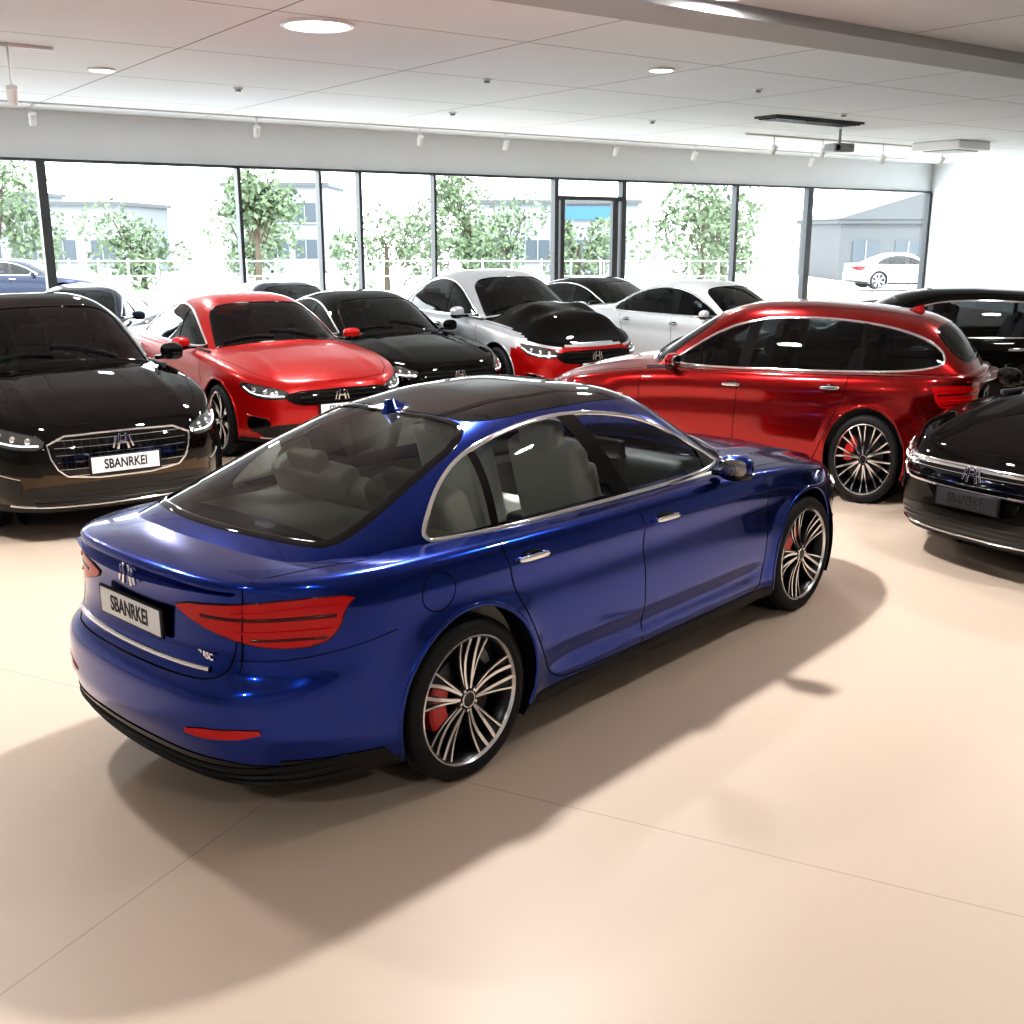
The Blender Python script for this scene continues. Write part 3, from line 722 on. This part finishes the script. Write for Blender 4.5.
# track lighting
trk=WLb('track_lighting',12,1.2,CZ-.015,26,.05,.03,whitep)
def spot(px,py,par,m=whitep,L_=.2):
    B=Bld(); 
    B.cyl((px,py,CZ-.02),.05,.04,m); B.cyl((px,py,CZ-L_/2),.012,L_,m,n=10)
    B.cyl((px,py,CZ-L_-.07),.055,.2,m,r2=.065,rot=(.5,.25,0)); B.obj('spot_head',par,True,40)
for s in (.4,4.4,8.0,10.2,13.4,16.0,20.5): w_=WL(s,1.2); spot(w_.x,w_.y,trk)
trk2=WLb('track_lighting',-2.2,7.2,CZ-.02,3,.06,.04,whitep)
for s,L_ in ((-2.2,.25),(-1.2,.5)): w_=WL(s,7.2); spot(w_.x,w_.y,trk2,whitep,L_)
trk3=WLb('track_lighting',19,4.2,CZ-.02,9,.06,.04,whitep)
for s,L_ in ((15.5,.25),(17.2,.25),(19.5,.3),(22,.25)): w_=WL(s,4.2); spot(w_.x,w_.y,trk3,whitep,L_)
r=empty('ceiling_projector',WL(15.5,6,0)); B=Bld(); B.cyl((0,0,CZ-.15),.03,.3,greyp,n=12); B.box((0,0,CZ-.38),(.5,.4,.18),greyp,.03,(0,0,.3)); B.cyl((-.1,-.22,CZ-.38),.06,.06,M['rimdark'],'Y'); B.obj('projector_body',r,True,40)
r=empty('ceiling_cassette',WL(20.5,5.4,0)); B=Bld(); B.box((0,0,CZ-.10),(1.3,1.3,.20),whitep,.04,(0,0,A)); B.box((0,0,CZ-.21),(.9,.9,.03),greyp,.01,(0,0,A)); B.obj('cassette_body',r,True,40)
def det(x,y):
    r=empty('smoke_detector',(x,y,CZ)); B=Bld(); B.cyl((0,0,-.015),.07,.03,whitep,r2=.075); B.cyl((0,0,-.045),.045,.03,greyp); B.obj('detector_body',r,True,40)
for s,t in ((5.0,8),(9,9.5),(13,8),(16,11),(2.5,5),(11,5),(7,4),(20,9)): w_=WL(s,t); det(w_.x,w_.y)
# ------------------------------------------------------------ outside
gm_=mat('concrete_outside',(.60,.60,.59),.9,noise=(.3,.1))
gv=[(-110,pA.y-60),(130,pA.y-60),(130,150),(-110,150)]
B=Bld(); B.box((10,75,-.22),(240,150,.2),gm_); 
o=B.obj('ground_outside',None,False)
bw_=mat('building_white',(.15,.165,.18),.8,noise=(1,.04)); bg=mat('building_grey',(.05,.055,.06),.7); bgl=mat('building_glass',(.03,.042,.055),.4); bsign=mat('sign_blue',(.015,.08,.14),.5)
def building(x,y,w,d,h,rot,sign=False,body=None,gable=0):
    r=empty('office_building',(x,y,-.12)); r.rotation_euler=(0,0,rot); B=Bld()
    B.box((0,0,h/2),(w,d,h),body or bw_); B.box((0,0,h+.10),(w+.4,d+.4,.22),bg)
    if gable:
        v=[(-w/2-.3,-d/2-.3,h+.2),(w/2+.3,-d/2-.3,h+.2),(w/2+.3,d/2,h+.2),(-w/2-.3,d/2,h+.2),(w*.1,-d/2-.3,h+gable),(w*.1,d/2,h+gable)]
        B.add(v,[(0,1,4),(2,3,5),(1,2,5,4),(3,0,4,5)],bg)
    n=int(w/2.0)
    for fl_ in range(max(1,int(h/2.2))):
        for i in range(n):
            X_=-w/2+1.3+i*(w-2.6)/max(1,n-1)
            B.box((X_,-d/2-.02,1.4+fl_*2.1),(1.3,.08,1.1),bgl); B.box((X_,-d/2-.05,1.4+fl_*2.1),(.06,.12,1.1),bw_)
            B.box((X_,-d/2-.05,.80+fl_*2.1),(1.5,.14,.08),bw_)
    if sign: B.box((w*.2,-d/2-.12,h-.5),(w*.3,.12,.7),bsign)
    B.obj('building_body',r,False)
building(-25,66,7,8,3.8,0); building(-14,70,6,7,5.0,0); building(2.5,66,9,8,3.9,0,True); building(21,60,9,8,2.8,0,body=bg,gable=1.9); building(-36,72,12,6,4.6,0)
leaf=mat('leaves',(.095,.135,.075),.8,noise=(2.5,.6)); bark=mat('bark',(.06,.045,.03),.9)
def tree(x,y,h,r,den=150,low=.35):
    rt_=empty('deciduous_tree',(x,y,-.12)); B=Bld(); B.cyl((0,0,h*.3),.14,h*.6,bark,n=10,r2=.06)
    rnd=np.random.RandomState(int(abs(x*7+y)))
    cs=[(rnd.uniform(-1,1)*r*.7,rnd.uniform(-1,1)*r*.7,h*rnd.uniform(low,.92),r*rnd.uniform(.3,.5)) for _ in range(12)]
    for cx_,cy_,cz_,cr in cs:
        B.cyl((cx_/2,cy_/2,(h*.45+cz_)/2),.03,abs(cz_-h*.4)+.3,bark,n=6,rot=(-.3*np.sign(cy_),.3*np.sign(cx_),0))
    v=[];f=[]
    for cx_,cy_,cz_,cr in cs:
        N=den; dirs=rnd.normal(size=(N,3)); dirs/=np.linalg.norm(dirs,axis=1)[:,None]; rad=cr*rnd.uniform(.35,1.1,N)**.5
        for k in range(N):
            c=np.array([cx_,cy_,cz_])+dirs[k]*rad[k]; a=rnd.normal(size=3); b=rnd.normal(size=3); a/=np.linalg.norm(a); b-=a*(a@b); b/=np.linalg.norm(b)
            s_=rnd.uniform(.08,.17); i0=len(v)
            v+= [tuple(c-a*s_),tuple(c+b*s_*.6),tuple(c+a*s_),tuple(c-b*s_*.6)]; f.append((i0,i0+1,i0+2,i0+3))
    B.add(v,f,leaf)
    B.obj('tree_body',rt_,False)
for x,y,h,r,dn,lw in ((-20.5,44,5.4,2.6,170,.3),(-11.5,50,3.2,2.4,120,.2),(-9.6,42,4.9,1.6,150,.6),(-5.2,46,3.2,2.4,130,.2),(-1.6,43,4.6,1.8,150,.3),(-.2,50,3.8,2.4,120,.3),(3.0,50,3.0,1.6,110,.2),(7.2,42,4.4,2.6,170,.25),(9.5,50,3.6,1.8,120,.2),(-16,48,3.0,2.4,120,.2)): tree(x,y,h,r,dn,lw)
B=Bld()
for i in range(43):
    B.box((-34+i*1.0,37.5,.63),(.06,.06,1.5),greyp)
for z in (.3,.8,1.3): B.box((-13,37.5,z),(42,.04,.05),greyp)
B.obj('picket_fence',None,False)
w=bpy.data.worlds.new('w'); S.world=w; w.use_nodes=True; nt=w.node_tree; bgn=nt.nodes['Background']; bgn.inputs[0].default_value=(.92,.97,1,1); bgn.inputs[1].default_value=7.0
l=bpy.data.lights.new('sun','SUN'); l.energy=5; l.angle=.02; lo=bpy.data.objects.new('sun',l); S.collection.objects.link(lo); lo.rotation_euler=(math.radians(40),math.radians(15),0); lo.location=(0,30,20)
l=bpy.data.lights.new('window_portal','AREA'); l.shape='RECTANGLE'; l.size=S1-S0; l.size_y=WT; l.cycles.is_portal=True
lo=bpy.data.objects.new('window_portal',l); S.collection.objects.link(lo)
c=WL((S0+S1)/2,.2,WT/2); lo.location=c; lo.rotation_euler=(tv).to_track_quat('-Z','Y').to_euler()
S.view_settings.view_transform='Standard'
try: S.view_settings.look='Medium High Contrast'
except Exception as e: print('LOOK',e)
S.view_settings.exposure=.08
